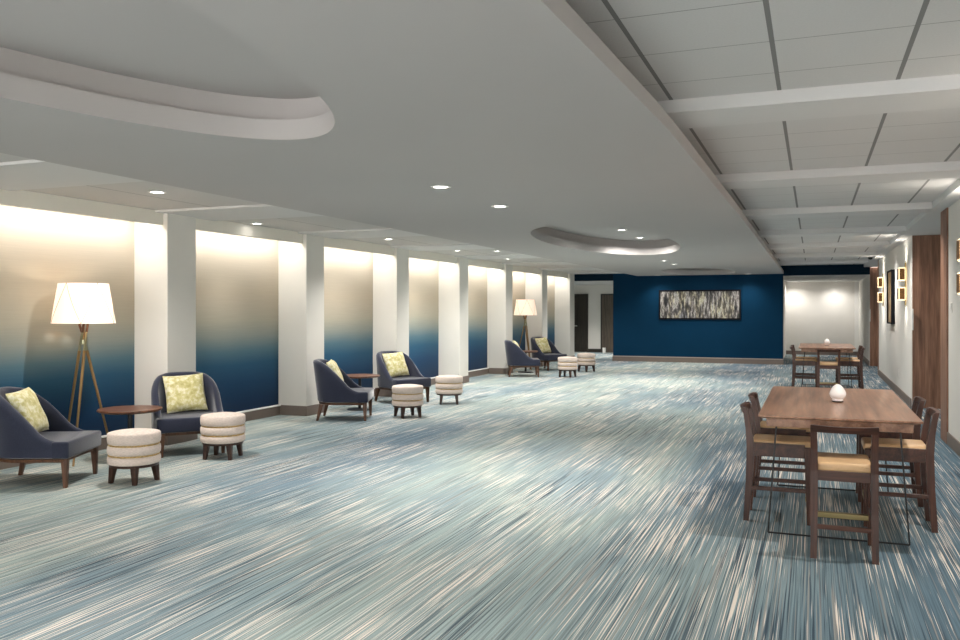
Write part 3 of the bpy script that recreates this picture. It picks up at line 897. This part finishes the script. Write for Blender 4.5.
def make_stool(label, loc, rot, group):
    # faces local +x
    t = thing('bar_stool', label, 'stool', loc, rot, group)
    hw = 0.178
    for sy in (-1, 1):
        b = bmesh.new()      # rear post: splayed foot, raked back above the seat
        pts = [(-0.205, hw * 1.02, 0.0), (-0.182, hw, 0.30), (-0.172, hw, 0.56), (-0.185, hw, 0.70), (-0.212, hw * 1.02, 0.855)]
        sizes = [(0.040, 0.040), (0.05, 0.044), (0.056, 0.046), (0.046, 0.042), (0.034, 0.040)]
        rings = []
        for (x, y, z), (a, c) in zip(pts, sizes):
            rings.append([b.verts.new((x + ex * a / 2, sy * y + ey * c / 2, z)) for ex, ey in ((-1, -1), (1, -1), (1, 1), (-1, 1))])
        for r0, r1 in zip(rings, rings[1:]):
            for k in range(4): b.faces.new((r0[k], r0[(k + 1) % 4], r1[(k + 1) % 4], r1[k]))
        b.faces.new(rings[0][::-1]); b.faces.new(rings[-1])
        obj('leg', b, M['walnut'], t)
        b = bmesh.new()
        bm_taper(b, (0.245, sy * hw, 0), (0.232, sy * hw, 0.575), (0.034, 0.034), (0.046, 0.044), 0.003)
        obj('leg', b, M['walnut'], t)
    # curved top rail
    b = bmesh.new()
    n = 14; rg = []
    for k in range(n + 1):
        v = -1 + 2 * k / n
        y = v * (hw + 0.022); x = -0.212 - 0.028 * (1 - v * v)
        zt = 0.862 - 0.006 * (1 - v * v)
        rg.append([b.verts.new(p) for p in ((x - 0.014, y, 0.735 + 0.03 * (1 - v * v) * 0), (x + 0.012 + 0.010, y, 0.735), (x + 0.010, y, zt), (x - 0.022, y, zt))])
    for r0, r1 in zip(rg, rg[1:]):
        for q in range(4): b.faces.new((r0[q], r0[(q + 1) % 4], r1[(q + 1) % 4], r1[q]))
    b.faces.new(rg[0][::-1]); b.faces.new(rg[-1])
    for v in b.verts:                  # slim rail: lift the lower edge
        if v.co.z < 0.75: v.co.z = 0.815; v.co.x += 0.004
    obj('backrest', b, M['walnut_h'], t, True)
    b = bmesh.new()
    bm_box(b, (-0.168, -hw + 0.018, 0.495), (-0.145, hw - 0.018, 0.56), 0.002, 1); bm_box(b, (0.208, -hw + 0.018, 0.495), (0.232, hw - 0.018, 0.56), 0.002, 1)
    bm_box(b, (-0.15, -hw - 0.016, 0.495), (0.215, -hw + 0.012, 0.594), 0.002, 1); bm_box(b, (-0.15, hw - 0.012, 0.495), (0.215, hw + 0.016, 0.594), 0.002, 1)
    obj('seat_frame', b, M['walnut_h'], t)
    b = bmesh.new(); bm_box(b, (-0.165, -hw + 0.012, 0.556), (0.262, hw - 0.012, 0.612), 0.018, 3)
    for v in b.verts:
        if v.co.z > 0.6: v.co.z += 0.008 * max(0, 1 - (v.co.y / hw) ** 2)
    obj('seat', b, M['leather'], t, True, angle=50)
    b = bmesh.new(); bm_box(b, (-0.195, -hw + 0.01, 0.185), (-0.172, hw - 0.01, 0.215), 0.002, 1); obj('stretcher', b, M['walnut_h'], t)
    for sy in (-1, 1):
        b = bmesh.new(); bm_box(b, (-0.17, sy * hw - 0.011, 0.235), (0.23, sy * hw + 0.011, 0.265), 0.002, 1)
        obj('stretcher', b, M['walnut_h'], t)
    b = bmesh.new(); bm_box(b, (0.226, -hw + 0.012, 0.165), (0.25, hw - 0.012, 0.20), 0.002, 1)
    fr = obj('footrest', b, M['walnut_h'], t)
    b = bmesh.new(); bm_box(b, (0.216, -hw + 0.012, 0.170), (0.255, hw - 0.012, 0.207), 0.002, 1)
    k = obj('kick_plate', b, M['brass'], fr); k['label'] = 'brass kick plate'
    return t

TG = 'long walnut counter height tables'
NX, NY = 0.155, 7.28
FX, FY = 0.245, 18.50
bt = make_bar_table('long walnut counter table nearest the camera on thin black wire legs', (NX, NY, 0), TG)
dup(bt, (FX, FY, 0), label='long walnut counter table before the white alcove at the far end')
SGp = 'walnut counter stools with tan leather seats'
rel = [(0.03, -1.205, R(90)), (-0.425, -0.36, 0), (-0.425, 0.50, 0), (0.455, -0.24, R(180)), (0.455, 0.62, R(180))]
names = ['walnut stool at the camera end of the near table, its back to the camera',
         'walnut stool on the carpet side of the near table, nearer of the two there',
         'walnut stool on the carpet side of the near table, farther of the two, half hidden',
         'walnut stool on the wall side of the near table, nearer of the two there',
         'walnut stool on the wall side of the near table, farther of the two',
         'walnut stool at the near end of the far table, its back to the camera',
         'walnut stool on the blue wall side of the far table, nearer one',
         'walnut stool on the blue wall side of the far table, hidden behind its neighbour',
         'walnut stool on the white wall side of the far table, nearer one',
         'walnut stool on the white wall side of the far table, hidden behind its neighbour']
k0 = None
i = 0
for tx, ty in ((NX, NY), (FX, FY)):
    for rx, ry, a in rel:
        p = (tx + rx, ty + ry, 0)
        if k0 is None: k0 = make_stool(names[i], p, a, SGp)
        else: dup(k0, p, a, names[i])
        i += 1

def egg(label, loc, group):
    t = thing('table_lamp', label, 'lamp', loc, 0, group)
    b = bmesh.new(); bm_lathe(b, [(0.038, 0.0), (0.04, 0.004), (0.04, 0.009)], 32); obj('base', b, M['blackmetal'], t, True)
    b = bmesh.new()
    pr = [(0.036, 0.009), (0.044, 0.016)]
    for k in range(1, 13):
        a = -PI / 2 + PI * (0.15 + 0.85 * k / 12)
        pr.append((max(0.002, 0.061 * math.cos(a) * (1 - 0.22 * max(0, math.sin(a)))), 0.066 + (0.055 if math.sin(a) < 0 else 0.074) * math.sin(a)))
    bm_lathe(b, pr, 36); obj('globe', b, M['globe'], t, True)
    return t
e = egg('small white egg shaped lamp standing on the near walnut table', (0.18, 7.18, 0.88), 'egg lamps on the tables')
dup(e, (0.26, 18.4, 0.88), label='small white egg shaped lamp standing on the far table')

t = thing('waste_bin', 'tiny white bin on the corridor carpet beside the brown door', 'bin', (-7.22, 30.9, 0))
b = bmesh.new(); bm_lathe(b, [(0.055, 0), (0.065, 0.19), (0.061, 0.19), (0.05, 0.02)], 28); obj('body', b, M['plastic'], t, True)
b = bmesh.new(); bm_lathe(b, [(0.066, 0.185), (0.07, 0.19), (0.07, 0.198), (0.063, 0.20)], 28, False); obj('rim', b, M['outlet'], t, True)
